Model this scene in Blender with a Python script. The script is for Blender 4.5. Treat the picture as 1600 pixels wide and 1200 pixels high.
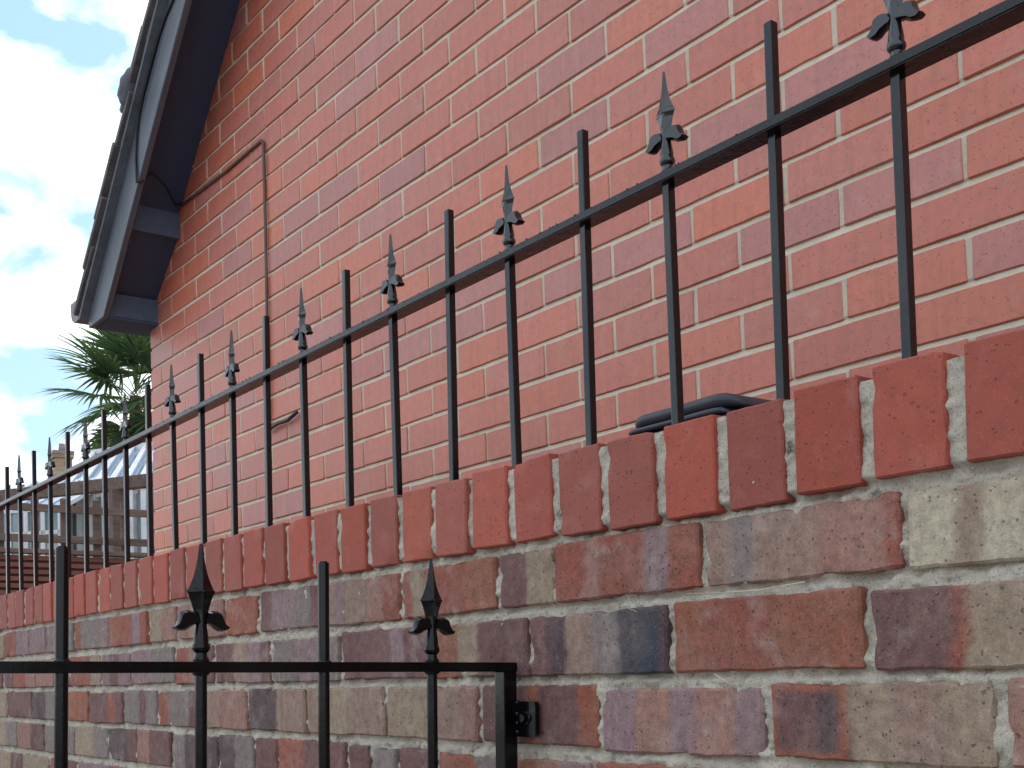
import bpy, bmesh, math, random
import numpy as np
from mathutils import Vector, Matrix, noise

for o in list(bpy.data.objects):
    bpy.data.objects.remove(o, do_unlink=True)
scene = bpy.context.scene
COL = scene.collection
H = 1.25                       # height of the lens above the path

# ------------------------------------------------------------------ camera
cam_d = bpy.data.cameras.new('camera'); cam = bpy.data.objects.new('camera', cam_d); COL.objects.link(cam)
cam_d.sensor_fit = 'HORIZONTAL'; cam_d.sensor_width = 36.0
cam_d.lens = 1875.5 / 1600 * 36; cam_d.shift_y = 0.24
cam_d.clip_start = 0.02; cam_d.clip_end = 3000
YAW, PITCH, ROLL = 0.9274, 0.0340, -0.0283
_f = Vector((-math.sin(YAW) * math.cos(PITCH), math.cos(YAW) * math.cos(PITCH), math.sin(PITCH)))
_r = Vector((math.cos(YAW), math.sin(YAW), 0)); _u = _r.cross(_f)
_r2 = _r * math.cos(ROLL) + _u * math.sin(ROLL); _u2 = -_r * math.sin(ROLL) + _u * math.cos(ROLL)
m = Matrix.Identity(4)
for i in range(3):
    m[i][0], m[i][1], m[i][2] = _r2[i], _u2[i], -_f[i]
m[2][3] = H
cam.matrix_world = m
scene.camera = cam

# ------------------------------------------------------------------ sky, sun, exposure
SUN_DIR = Vector((-0.50, 0.80, 0.42)).normalized()
SUN_EL = math.asin(SUN_DIR.z); SUN_ROT = math.atan2(SUN_DIR.x, SUN_DIR.y)
world = bpy.data.worlds.new('World'); scene.world = world; world.use_nodes = True
wn = world.node_tree.nodes; wl = world.node_tree.links; wn.clear()
w_out = wn.new('ShaderNodeOutputWorld'); w_bg = wn.new('ShaderNodeBackground')
w_bg.inputs['Strength'].default_value = 0.12
sky = wn.new('ShaderNodeTexSky'); sky.sky_type = 'NISHITA'; sky.sun_disc = False
sky.sun_elevation = SUN_EL; sky.sun_rotation = SUN_ROT
sky.air_density = 1.0; sky.dust_density = 1.2; sky.ozone_density = 1.0
tc = wn.new('ShaderNodeTexCoord'); mp = wn.new('ShaderNodeMapping'); mp.inputs['Scale'].default_value = (1, 1, 1.9)
mp.inputs['Location'].default_value = (1.72, 0.8, 1.12)
n1 = wn.new('ShaderNodeTexNoise'); n1.inputs['Scale'].default_value = 9.0; n1.inputs['Detail'].default_value = 7
n1.inputs['Roughness'].default_value = 0.52; n1.inputs['Distortion'].default_value = 0.35
cr = wn.new('ShaderNodeValToRGB'); cr.color_ramp.elements[0].position = 0.42; cr.color_ramp.elements[1].position = 0.62
mixc = wn.new('ShaderNodeMixRGB'); mixc.inputs['Color2'].default_value = (8.8, 8.6, 8.3, 1)
hz = wn.new('ShaderNodeMixRGB'); hz.inputs['Fac'].default_value = 0.75; hz.inputs['Color2'].default_value = (2.2, 3.7, 5.3, 1)
wl.new(tc.outputs['Generated'], mp.inputs['Vector']); wl.new(mp.outputs['Vector'], n1.inputs['Vector'])
wl.new(n1.outputs['Fac'], cr.inputs['Fac']); wl.new(cr.outputs['Color'], mixc.inputs['Fac'])
wl.new(sky.outputs['Color'], hz.inputs['Color1']); wl.new(hz.outputs['Color'], mixc.inputs['Color1'])
wl.new(mixc.outputs['Color'], w_bg.inputs['Color']); wl.new(w_bg.outputs['Background'], w_out.inputs['Surface'])
sun_d = bpy.data.lights.new('sun', 'SUN'); sun_d.energy = 2.2; sun_d.angle = math.radians(0.6); sun_d.color = (1, 0.93, 0.83)
sun = bpy.data.objects.new('sun', sun_d); COL.objects.link(sun); sun.location = (-5, 8, 9)
sun.rotation_euler = SUN_DIR.to_track_quat('Z', 'Y').to_euler()
scene.view_settings.view_transform = 'Standard'; scene.view_settings.look = 'None'
scene.view_settings.gamma = 1.0; scene.view_settings.exposure = 0.95
scene.view_settings.use_curve_mapping = False

# ------------------------------------------------------------------ helpers
RND = random.Random(7)
def lin(r, g, b, k=1.0):
    f = lambda c: ((c / 255 + 0.055) / 1.055) ** 2.4 if c > 10 else c / 255 / 12.92
    return (f(r) * k, f(g) * k, f(b) * k, 1)
def link(o, parent=None):
    COL.objects.link(o)
    if parent is not None: o.parent = parent
    return o
def mesh_obj(name, verts, faces, mat, parent=None, smooth=False):
    me = bpy.data.meshes.new(name); me.from_pydata(verts, [], faces); me.update()
    if mat: me.materials.append(mat)
    if smooth:
        me.polygons.foreach_set('use_smooth', [True] * len(me.polygons))
    return link(bpy.data.objects.new(name, me), parent)
def bm_obj(name, bm, mat, parent=None, smooth=False):
    bmesh.ops.recalc_face_normals(bm, faces=bm.faces)
    me = bpy.data.meshes.new(name); bm.to_mesh(me); bm.free()
    if mat: me.materials.append(mat)
    if smooth:
        me.polygons.foreach_set('use_smooth', [True] * len(me.polygons))
    return link(bpy.data.objects.new(name, me), parent)
def empty(name, loc=(0, 0, 0), parent=None):
    o = bpy.data.objects.new(name, None); o.location = loc; o.empty_display_size = 0.1
    return link(o, parent)
def tag(o, label=None, cat=None, group=None, kind=None):
    if label: o['label'] = label
    if cat: o['category'] = cat
    if group: o['group'] = group
    if kind: o['kind'] = kind
    return o
def bm_box(bm, x0, x1, y0, y1, z0, z1, bevel=0.0):
    vs = [bm.verts.new(p) for p in ((x0, y0, z0), (x1, y0, z0), (x1, y1, z0), (x0, y1, z0), (x0, y0, z1), (x1, y0, z1), (x1, y1, z1), (x0, y1, z1))]
    fs = [bm.faces.new([vs[i] for i in q]) for q in ((0, 3, 2, 1), (4, 5, 6, 7), (0, 1, 5, 4), (1, 2, 6, 5), (2, 3, 7, 6), (3, 0, 4, 7))]
    if bevel:
        es = list({e for f in fs for e in f.edges})
        bmesh.ops.bevel(bm, geom=es, offset=bevel, segments=2, profile=0.6, affect='EDGES')
def box(name, x0, x1, y0, y1, z0, z1, mat, parent=None, bevel=0.0):
    bm = bmesh.new(); bm_box(bm, x0, x1, y0, y1, z0, z1, bevel)
    return bm_obj(name, bm, mat, parent)
def bm_beam(bm, a, b, w, t, up=(0, 0, 1), bevel=0.0):
    """rectangular bar from a to b; w across (horizontal), t along up"""
    a = Vector(a); b = Vector(b); d = (b - a).normalized(); s = d.cross(Vector(up)).normalized(); u = s.cross(d)
    vs = []
    for p in (a, b):
        for (i, j) in ((-1, -1), (1, -1), (1, 1), (-1, 1)):
            vs.append(bm.verts.new(p + s * (i * w / 2) + u * (j * t / 2)))
    fs = [bm.faces.new([vs[i] for i in q]) for q in ((0, 1, 2, 3), (7, 6, 5, 4), (0, 4, 5, 1), (1, 5, 6, 2), (2, 6, 7, 3), (3, 7, 4, 0))]
    if bevel:
        bmesh.ops.bevel(bm, geom=list({e for f in fs for e in f.edges}), offset=bevel, segments=2, affect='EDGES')
def beam(name, a, b, w, t, mat, parent=None, up=(0, 0, 1), bevel=0.0):
    bm = bmesh.new(); bm_beam(bm, a, b, w, t, up, bevel)
    return bm_obj(name, bm, mat, parent)
def tube(name, pts, r, mat, parent=None, n=8, cap=True):
    pts = [Vector(p) for p in pts]; V = []; F = []
    for i, p in enumerate(pts):
        d = (pts[min(i + 1, len(pts) - 1)] - pts[max(i - 1, 0)]).normalized()
        a = d.cross(Vector((0.31, 0.17, 0.93))).normalized(); b = d.cross(a)
        rr = r[i] if isinstance(r, (list, tuple)) else r
        for k in range(n):
            t = 2 * math.pi * k / n
            V.append(p + a * (rr * math.cos(t)) + b * (rr * math.sin(t)))
    for i in range(len(pts) - 1):
        for k in range(n):
            F.append((i * n + k, i * n + (k + 1) % n, (i + 1) * n + (k + 1) % n, (i + 1) * n + k))
    if cap:
        F.append(tuple(range(n - 1, -1, -1))); F.append(tuple((len(pts) - 1) * n + k for k in range(n)))
    return mesh_obj(name, V, F, mat, parent, True)
def prism_y(name, poly, y0, y1, mat, parent=None, bevel=0.0):
    """polygon in x,z extruded along y"""
    bm = bmesh.new(); a = [bm.verts.new((x, y0, z)) for x, z in poly]; b = [bm.verts.new((x, y1, z)) for x, z in poly]
    n = len(poly); bm.faces.new(a); bm.faces.new(b[::-1])
    for i in range(n): bm.faces.new((a[i], b[i], b[(i + 1) % n], a[(i + 1) % n]))
    if bevel: bmesh.ops.bevel(bm, geom=list(bm.edges), offset=bevel, segments=1, affect='EDGES')
    return bm_obj(name, bm, mat, parent)
def fbm2(x, z, seed, octaves=3):
    """value noise on arrays, about -1..1"""
    rs = np.random.RandomState(seed); T = rs.rand(256, 256) * 2 - 1
    out = np.zeros_like(x); amp = 1.0; tot = 0
    for o in range(octaves):
        xi = np.floor(x).astype(int); zi = np.floor(z).astype(int); fx = x - xi; fz = z - zi
        fx = fx * fx * (3 - 2 * fx); fz = fz * fz * (3 - 2 * fz)
        g = lambda i, j: T[(xi + i) % 256, (zi + j) % 256]
        out += amp * ((g(0, 0) * (1 - fx) + g(1, 0) * fx) * (1 - fz) + (g(0, 1) * (1 - fx) + g(1, 1) * fx) * fz)
        tot += amp; amp *= 0.5; x = x * 2.03 + 11.7; z = z * 2.03 + 5.3
    return out / tot

# ------------------------------------------------------------------ materials
class NT:
    def __init__(self, name):
        self.m = bpy.data.materials.new(name); self.m.use_nodes = True
        self.t = self.m.node_tree; self.n = self.t.nodes; self.l = self.t.links
        self.b = self.n['Principled BSDF']
    def node(self, typ, **kw):
        nd = self.n.new(typ)
        for k, v in kw.items():
            if k in nd.inputs.keys(): self.put(nd.inputs[k], v)
            else: setattr(nd, k, v)
        return nd
    def put(self, s, v):
        if hasattr(v, 'is_linked'): self.l.new(v, s)
        else: s.default_value = v
    def mix(self, f, a, b, mode='MIX'):
        nd = self.n.new('ShaderNodeMixRGB'); nd.blend_type = mode
        self.put(nd.inputs['Fac'], f); self.put(nd.inputs['Color1'], a); self.put(nd.inputs['Color2'], b)
        return nd.outputs['Color']
    def math(self, op, a, b=0.0):
        nd = self.n.new('ShaderNodeMath'); nd.operation = op
        self.put(nd.inputs[0], a); self.put(nd.inputs[1], b); return nd.outputs[0]
    def ramp(self, v, p0, p1, c0=(0, 0, 0, 1), c1=(1, 1, 1, 1)):
        nd = self.n.new('ShaderNodeValToRGB'); e = nd.color_ramp.elements
        e[0].position = p0; e[1].position = p1; e[0].color = c0; e[1].color = c1
        self.l.new(v, nd.inputs['Fac']); return nd.outputs['Color']
    def coords(self, scale=(1, 1, 1), rand=True):
        t = self.n.new('ShaderNodeTexCoord'); vec = t.outputs['Object']
        if rand:
            oi = self.n.new('ShaderNodeObjectInfo'); c = self.n.new('ShaderNodeCombineXYZ')
            self.put(c.inputs[0], self.math('MULTIPLY', oi.outputs['Random'], 37.0))
            self.put(c.inputs[2], self.math('MULTIPLY', oi.outputs['Random'], 91.0))
            ad = self.n.new('ShaderNodeVectorMath'); ad.operation = 'ADD'
            self.l.new(vec, ad.inputs[0]); self.l.new(c.outputs[0], ad.inputs[1]); vec = ad.outputs[0]
        mpn = self.n.new('ShaderNodeMapping'); mpn.inputs['Scale'].default_value = scale
        self.l.new(vec, mpn.inputs['Vector']); return mpn.outputs['Vector']
    def noise(self, vec, scale, detail=4, rough=0.55):
        nd = self.n.new('ShaderNodeTexNoise'); self.l.new(vec, nd.inputs['Vector'])
        nd.inputs['Scale'].default_value = scale; nd.inputs['Detail'].default_value = detail; nd.inputs['Roughness'].default_value = rough
        return nd.outputs['Fac']
    def bump(self, h, strength, dist, prev=None):
        nd = self.n.new('ShaderNodeBump'); nd.inputs['Strength'].default_value = strength; nd.inputs['Distance'].default_value = dist
        self.l.new(h, nd.inputs['Height'])
        if prev is not None: self.l.new(prev, nd.inputs['Normal'])
        return nd.outputs['Normal']
    def done(self, color=None, rough=None, normal=None, **kw):
        if color is not None: self.put(self.b.inputs['Base Color'], color)
        if rough is not None: self.put(self.b.inputs['Roughness'], rough)
        if normal is not None: self.put(self.b.inputs['Normal'], normal)
        for k, v in kw.items(): self.put(self.b.inputs[k], v)
        return self.m

def brick_material(name, source, streak=0.18, pits=0.5, rough=0.62, stain=0.25, grain=1.0, spec=0.4, veil=0.0):
    k = NT(name); v = k.coords(); vs = k.coords((60, 1, 3))
    if source == 'object':
        base = k.node('ShaderNodeObjectInfo').outputs['Color']
    else:
        base = k.node('ShaderNodeVertexColor', layer_name='tint').outputs['Color']
    # broad firing marks, then finer mottling
    big = k.noise(v, 13, 4, 0.6)
    if veil:
        base = k.mix(k.math('MULTIPLY', k.ramp(big, 0.36, 0.66), veil), base, lin(152, 126, 115))
        cru = k.noise(v, 30, 9, 0.7); base = k.mix(k.math('MULTIPLY', k.ramp(cru, 0.60, 0.68), 0.30), base, lin(74, 60, 58))
    a = k.noise(v, 70 if veil else 48, 9, 0.74 if veil else 0.68)
    lo = 0.60 if veil else 0.84; hi = 1.30 if veil else 1.12
    base = k.mix(k.ramp(a, 0.32, 0.70), k.mix(1, base, (lo, lo, lo * 1.02, 1), 'MULTIPLY'), k.mix(1, base, (hi, hi * 0.985, hi * 0.97, 1), 'MULTIPLY'))
    # vertical drag streaks
    s = k.noise(vs, 1.0, 4); base = k.mix(k.math('MULTIPLY', k.ramp(s, 0.46, 0.70), streak), base, k.mix(1, base, (0.60, 0.56, 0.57, 1), 'MULTIPLY'))
    # pale lime bloom with a shape of its own
    e = k.noise(v, 17, 8, 0.68); base = k.mix(k.math('MULTIPLY', k.ramp(e, 0.55, 0.70), stain), base, lin(196, 184, 176))
    # fine sand grain, pits, pale specks
    g = k.noise(v, 520, 3, 0.75); base = k.mix(k.math('MULTIPLY', k.ramp(g, 0.50, 0.64), 0.45 * grain), base, k.mix(1, base, (0.48, 0.45, 0.45, 1), 'MULTIPLY'))
    g2 = k.noise(v, 390, 3, 0.75); base = k.mix(k.math('MULTIPLY', k.ramp(g2, 0.58, 0.70), 0.30 * grain), base, lin(205, 188, 172))
    p1 = k.noise(v, 150, 2, 0.5); pit = k.ramp(p1, 0.665, 0.70)
    vo = k.node('ShaderNodeTexVoronoi', Scale=210.0); k.l.new(v, vo.inputs['Vector'])
    sel = k.ramp(vo.outputs['Color'], 0.80, 0.86); pit2 = k.mix(1, k.ramp(vo.outputs['Distance'], 0.16, 0.34, (1, 1, 1, 1), (0, 0, 0, 1)), sel, 'MULTIPLY')
    pit = k.math('MAXIMUM', pit, pit2)
    base = k.mix(k.math('MULTIPLY', pit, pits), base, lin(54, 38, 36))
    n = k.bump(a, 0.55, 0.0034 if veil else 0.0010); n = k.bump(g, 0.45 * grain, 0.0008, n)
    pn = k.math('MULTIPLY', pit, -1.0); n = k.bump(pn, 0.6, 0.0012, n)
    r = k.math('ADD', k.math('MULTIPLY', a, 0.25), rough - 0.12)
    return k.done(base, r, n, **{'Specular IOR Level': spec})
M_HBRICK = brick_material('house_brick', 'object', streak=0.30, pits=0.30, rough=0.44, stain=0.12, grain=0.3, spec=0.75)
M_HBRICK_V = brick_material('house_brick_field', 'vertex', streak=0.30, pits=0.30, rough=0.44, stain=0.12, grain=0.3, spec=0.75)
M_COPE = brick_material('coping_brick', 'object', streak=0.0, pits=0.45, rough=0.66, stain=0.10, grain=0.55)
M_GBRICK = brick_material('old_brick', 'vertex', streak=0.30, pits=0.6, rough=0.75, stain=0.34, grain=1.0, spec=0.3, veil=0.36)

def mortar_material(name, c0, c1, dirt, scale=1.0, grainamt=0.6):
    k = NT(name); v = k.coords(rand=False)
    a = k.noise(v, 14 * scale, 5, 0.6); base = k.mix(k.ramp(a, 0.3, 0.7), c0, c1)
    d = k.noise(v, 38 * scale, 5, 0.7); base = k.mix(k.math('MULTIPLY', k.ramp(d, 0.57, 0.72), dirt), base, lin(62, 58, 48))
    g = k.noise(v, 480, 3, 0.8); base = k.mix(k.math('MULTIPLY', k.ramp(g, 0.55, 0.65), grainamt), base, lin(95, 88, 78))
    g2 = k.noise(v, 350, 2, 0.8); base = k.mix(k.math('MULTIPLY', k.ramp(g2, 0.60, 0.70), grainamt), base, lin(215, 208, 195))
    n = k.bump(d, 0.5, 0.004); n = k.bump(g, 0.7, 0.0015, n)
    return k.done(base, 0.9, n, **{'Specular IOR Level': 0.2})
M_HMORT = mortar_material('house_mortar', lin(214, 200, 180), lin(196, 182, 162), 0.2, 1.0, 0.2)
M_GMORT = mortar_material('garden_mortar', lin(206, 196, 180), lin(170, 160, 146), 0.9, 1.0, 0.75)

def paint_black(name, base, rough, bump=0.25, wear=0.0, spec=0.85):
    k = NT(name); v = k.coords(); a = k.noise(v, 55, 4, 0.6); b = k.noise(v, 260, 3, 0.7)
    c = k.mix(k.ramp(a, 0.35, 0.75), base, tuple(min(1, x * 1.7) for x in base[:3]) + (1,))
    if wear:
        c = k.mix(k.math('MULTIPLY', k.ramp(b, 0.62, 0.70), wear), c, lin(96, 78, 66))
    n = k.bump(a, bump, 0.0015); n = k.bump(b, bump * 0.7, 0.0006, n)
    r = k.math('ADD', k.math('MULTIPLY', a, 0.22), rough - 0.1)
    return k.done(c, r, n, **{'Specular IOR Level': spec})
M_IRON = paint_black('railing_paint', (0.003, 0.0035, 0.005, 1), 0.15, 0.16, 0.05, 0.5)
M_FIN = paint_black('finial_paint', (0.006, 0.007, 0.009, 1), 0.17, 0.2, 0.1, 0.75)
M_RAIL = paint_black('rail_paint', (0.006, 0.006, 0.007, 1), 0.24, 0.6, 0.3, 0.4)
M_GATE = paint_black('gate_paint', (0.0015, 0.0015, 0.002, 1), 0.14, 0.12, 0.0, 0.32)
M_BOLT = paint_black('bolt_steel', (0.10, 0.10, 0.11, 1), 0.35, 0.3)

def streaky(name, c0, c1, scale, rough, bump=0.3, rand=True, **kw):
    k = NT(name); v = k.coords(scale, rand); a = k.noise(v, 1.0, 5, 0.6); b = k.noise(v, 4.0, 3, 0.6)
    c = k.mix(k.ramp(a, 0.3, 0.7), c0, c1); c = k.mix(k.math('MULTIPLY', k.ramp(b, 0.5, 0.75), 0.35), c, k.mix(1, c, (0.55, 0.53, 0.52, 1), 'MULTIPLY'))
    n = k.bump(b, bump, 0.002)
    return k.done(c, rough, n, **kw)
# grain runs along the roof slope (boards are built along local x)
M_BARGE = streaky('barge_paint', (0.115, 0.13, 0.16, 1), (0.065, 0.075, 0.098, 1), (3, 60, 60), 0.38, 0.6)
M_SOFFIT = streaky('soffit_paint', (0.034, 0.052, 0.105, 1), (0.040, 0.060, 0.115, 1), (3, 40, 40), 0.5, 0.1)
M_SOFFIT_LIT = streaky('soffit_paint_lit', (0.075, 0.105, 0.165, 1), (0.055, 0.08, 0.13, 1), (8, 30, 30), 0.4, 0.2)  # soffit paint made lighter and bluer: sky light on the step faces, put into colour
M_TILE = streaky('roof_tile', lin(112, 108, 108), lin(78, 74, 76), (14, 14, 14), 0.85, 0.6)
M_CLOAK = streaky('undercloak', lin(112, 116, 126), lin(84, 88, 98), (10, 10, 10), 0.85, 0.4)
M_GUTTER = streaky('gutter_plastic', lin(120, 112, 108), lin(98, 92, 90), (20, 20, 20), 0.45, 0.2)
M_CABLE = streaky('cable_sheath', lin(112, 88, 76), lin(84, 66, 58), (30, 30, 5), 0.6, 0.2)
M_CABLE_D = streaky('cable_dark', lin(38, 38, 44), lin(28, 28, 34), (30, 30, 5), 0.5, 0.2)
M_BIN = streaky('bin_plastic', (0.042, 0.047, 0.062, 1), (0.034, 0.038, 0.05, 1), (40, 40, 40), 0.42, 0.15)
M_TRELLIS = streaky('trellis_wood', lin(122, 104, 96), lin(86, 68, 62), (25, 3, 25), 0.85, 0.6)
M_SLAT = streaky('slat_wood', lin(128, 78, 68), lin(104, 60, 54), (30, 3, 30), 0.75, 0.5)
M_UPVC = streaky('white_frame', lin(225, 226, 228), lin(205, 206, 210), (4, 4, 4), 0.4, 0.05)
M_RENDER = streaky('buff_render', lin(176, 166, 142), lin(150, 140, 118), (5, 5, 5), 0.9, 0.3)
M_SLATE = streaky('slate_roof', lin(118, 110, 116), lin(92, 84, 90), (6, 6, 18), 0.8, 0.5)
M_POT = streaky('clay_pot', lin(150, 140, 135), lin(130, 118, 112), (9, 9, 9), 0.8, 0.3)
M_TRUNK = streaky('palm_trunk', lin(92, 76, 58), lin(62, 50, 38), (20, 20, 20), 0.95, 0.9)
M_PATH = streaky('path_stone', lin(150, 146, 140), lin(126, 122, 116), (3, 3, 3), 0.85, 0.3, False)
M_SOIL = streaky('yard_gravel', lin(132, 124, 112), lin(104, 96, 86), (14, 14, 14), 0.95, 0.6, False)
M_STRAW = streaky('straw', lin(196, 182, 160), lin(150, 134, 112), (9, 9, 9), 0.8, 0.2)
k = NT('polycarbonate'); v_ = k.coords((2, 2, 2)); M_POLY = k.done(k.mix(k.ramp(k.noise(v_, 1, 3), 0.3, 0.7), (0.16, 0.27, 0.42, 1), (0.22, 0.34, 0.5, 1)), 0.14, None, **{'Specular IOR Level': 0.9})
k = NT('window_glass'); v_ = k.coords((3, 3, 3)); M_GLASS = k.done(k.mix(k.ramp(k.noise(v_, 1, 4), 0.35, 0.65), (0.10, 0.16, 0.18, 1), (0.24, 0.30, 0.31, 1)), 0.06, None, **{'Specular IOR Level': 0.9})
k = NT('palm_leaf'); v_ = k.coords((8, 8, 8)); _c = k.mix(k.ramp(k.noise(v_, 1, 3), 0.35, 0.7), (0.045, 0.095, 0.060, 1), (0.11, 0.15, 0.055, 1))
M_LEAF = k.done(_c, 0.42, None, **{'Transmission Weight': 0.0})
_tr = k.node('ShaderNodeBsdfTranslucent'); k.put(_tr.inputs['Color'], k.mix(1, _c, (1.6, 1.7, 0.9, 1), 'MULTIPLY'))
_mx = k.node('ShaderNodeMixShader', Fac=0.4); k.l.new(k.b.outputs[0], _mx.inputs[1]); k.l.new(_tr.outputs[0], _mx.inputs[2]); k.l.new(_mx.outputs[0], k.n['Material Output'].inputs['Surface'])
k = NT('chimney_brick'); _bt = k.node('ShaderNodeTexBrick', Scale=1.0); _t = k.node('ShaderNodeTexCoord')
_mp = k.node('ShaderNodeMapping'); _mp.inputs['Rotation'].default_value = (math.pi / 2, 0, 0); k.l.new(_t.outputs['Object'], _mp.inputs['Vector']); k.l.new(_mp.outputs[0], _bt.inputs['Vector'])
_bt.inputs['Color1'].default_value = lin(176, 154, 118); _bt.inputs['Color2'].default_value = lin(146, 112, 88); _bt.inputs['Mortar'].default_value = lin(150, 130, 120)
_bt.inputs['Brick Width'].default_value = 0.22; _bt.inputs['Row Height'].default_value = 0.085; _bt.inputs['Mortar Size'].default_value = 0.012
M_CHIM = k.done(_bt.outputs['Color'], 0.9)

# ------------------------------------------------------------------ key measures (metres, heights above the lens + H)
D2, DB, DH = 0.9148, 1.0223, 1.6044        # faces: garden wall, railing, house gable
ZT, ZB = 0.2635 + H, 0.1619 + H            # coping top and underside
ZYARD = 0.60                                # raised yard behind the wall
XC = -4.337                                 # house corner

# ------------------------------------------------------------------ ground
def sheet(name, x0, x1, y0, y1, z, mat):
    return tag(mesh_obj(name, [(x0, y0, z), (x1, y0, z), (x1, y1, z), (x0, y1, z)], [(0, 1, 2, 3)], mat), kind='structure')
sheet('ground', -900, 900, -900, 900, -0.02, M_SOIL)
sheet('path', -9, 2.5, -3.0, D2 + 0.02, 0.0, M_PATH)
yard = box('yard', -40, 8, D2 + 0.10, 40, -0.015, ZYARD, M_SOIL); tag(yard, kind='structure')

# ------------------------------------------------------------------ brick builder
def brick_geo(L, Hh, depth, seed, nx, nz, edge, face, bev, chips=0, corner=0.003, extra=(), setback=1.1, chip=1.0):
    """brick centred on x,z; front at y=0 towards -y. returns verts, faces, uv(list of (u,w))"""
    r = random.Random(seed); o = Vector((seed * 7.31 % 97, seed * 3.17 % 89, seed * 1.93 % 83))
    us = sorted(set([0.0, bev / L] + [bev / L + (1 - 2 * bev / L) * i / nx for i in range(1, nx)] + [1 - bev / L, 1.0] + [min(0.985, max(0.015, e)) for e in extra]))
    ws = [0.0, bev / Hh] + [bev / Hh + (1 - 2 * bev / Hh) * j / nz for j in range(1, nz)] + [1 - bev / Hh, 1.0]
    nf = lambda t, s: noise.noise(Vector((t * 24, s * 13.7, 0)) + o) * 0.55 + noise.noise(Vector((t * 110, s * 9.1, 3)) + o) * 0.45
    ch = []
    for _ in range(chips):
        if r.random() < 0.6: c = (r.random() * L - L / 2, r.choice((-1, 1)) * Hh / 2)
        else: c = (r.choice((-1, 1)) * L / 2, r.random() * Hh - Hh / 2)
        ch.append((c, r.uniform(0.0035, 0.011) * chip, r.uniform(0.0015, 0.0045) * chip))
    V = []; UV = []
    NX, NZ = len(us), len(ws)
    for j, w in enumerate(ws):
        for i, u in enumerate(us):
            x0 = (u - 0.5) * L; z0 = (w - 0.5) * Hh
            xl = -L / 2 + edge * nf(z0, 1); xr = L / 2 + edge * nf(z0, 2)
            zb = -Hh / 2 + edge * nf(x0, 3); zt = Hh / 2 + edge * nf(x0, 4)
            x = xl + (xr - xl) * u; z = zb + (zt - zb) * w
            bx = i in (0, NX - 1); bz = j in (0, NZ - 1)
            if bx and bz:
                c = min(corner * (0.3 + 0.9 * r.random()), bev * 0.75); x -= math.copysign(c, x); z -= math.copysign(c, z)
            y = face * noise.noise(Vector((x * 22, z * 30, 7)) + o) + face * 0.5 * noise.noise(Vector((x * 70, z * 70, 2)) + o)
            if bx or bz: y = bev * setback + abs(y) * 0.5
            for (c, rad, dp) in ch:
                d = math.hypot(x - c[0], z - c[1])
                if d < rad * 1.6:
                    kk = min(1.0, (1.6 - d / rad)); y += dp * kk
                    if bx or bz:
                        x -= math.copysign(dp * 0.5 * kk, x) * (1 if bx else 0); z -= math.copysign(dp * 0.5 * kk, z) * (1 if bz else 0)
            V.append((x, y, z)); UV.append((u, w))
    F = []
    for j in range(NZ - 1):
        for i in range(NX - 1):
            a = j * NX + i; F.append((a, a + 1, a + NX + 1, a + NX))
    ring = [i for i in range(NX)] + [j * NX + NX - 1 for j in range(1, NZ)] + [(NZ - 1) * NX + i for i in range(NX - 2, -1, -1)] + [j * NX for j in range(NZ - 2, 0, -1)]
    base = len(V)
    for q in ring:
        V.append((V[q][0], depth, V[q][2])); UV.append(UV[q])
    n = len(ring)
    for i in range(n):
        F.append((ring[(i + 1) % n], ring[i], base + i, base + (i + 1) % n))
    return V, F, UV
def brick_mesh(name, geo, mat):
    me = bpy.data.meshes.new(name); me.from_pydata(geo[0], [], geo[1]); me.update(); me.materials.append(mat)
    me.polygons.foreach_set('use_smooth', [True] * len(me.polygons)); me.set_sharp_from_angle(angle=math.radians(32))
    return me

# ------------------------------------------------------------------ house gable
TAN = 0.955; COSA = 1 / math.sqrt(1 + TAN * TAN); SINA = TAN * COSA
def z_soffit(x): return 2.1595 + TAN * (x + 3.4895) + H          # where the soffit meets the wall
def z_barge(x): return 1.309 + TAN * (x + 4.2477) + H            # lower edge of the barge board
RIDGE_X = -0.8; HOUSE_R = 2 * RIDGE_X - XC
house = empty('gable_house', (XC, DH, ZYARD))
tag(house, 'red brick gable house with dark painted eaves behind the black railing', 'house')
HO = Vector(house.location)
def local(o, parent):
    """mesh was written in world coordinates: hang it under a top-level parent without moving it"""
    o.parent = parent; o.matrix_parent_inverse = parent.matrix_world.inverted() if False else Matrix.Translation(-Vector(parent.location))
    return o
def roof_z(x): return z_barge(x if x < RIDGE_X else 2 * RIDGE_X - x) + 0.14 / COSA

PX, PZ, Z0 = 0.2231, 0.0753, 0.476 + H
rows = range(int((ZYARD - Z0) / PZ) - 1, 70)
# mortar face: weathered joints, set back under each brick, flush at its foot
prof = []
for r_ in rows:
    zb = Z0 + r_ * PZ + 0.005         # bottom of brick in this course
    prof += [(zb - 0.011, 0.0016), (zb - 0.0002, 0.0054), (zb + 0.004, 0.0030), (zb + 0.058, 0.0022)]
prof = [p for p in prof if p[0] > ZYARD - 0.05]
xs = np.arange(XC + 0.012, HOUSE_R, 0.03); V = []; F = []
zz = np.array([p[0] for p in prof]); yy = np.array([p[1] for p in prof])
Xg, Zg = np.meshgrid(xs, zz); wob = fbm2(Xg * 14, Zg * 14, 3, 2)
Yg = DH + yy[:, None] + wob * 0.0012; Zg = Zg + fbm2(Xg * 9, Zg * 13.3, 5, 2) * 0.0011
keep = Zg < np.minimum(z_barge(0) + TAN * np.where(Xg < RIDGE_X, Xg, 2 * RIDGE_X - Xg) + 0.17 / COSA, 99)
nxs, nzs = len(xs), len(zz)
V = np.stack([Xg, Yg, Zg], -1).reshape(-1, 3).tolist()
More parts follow.
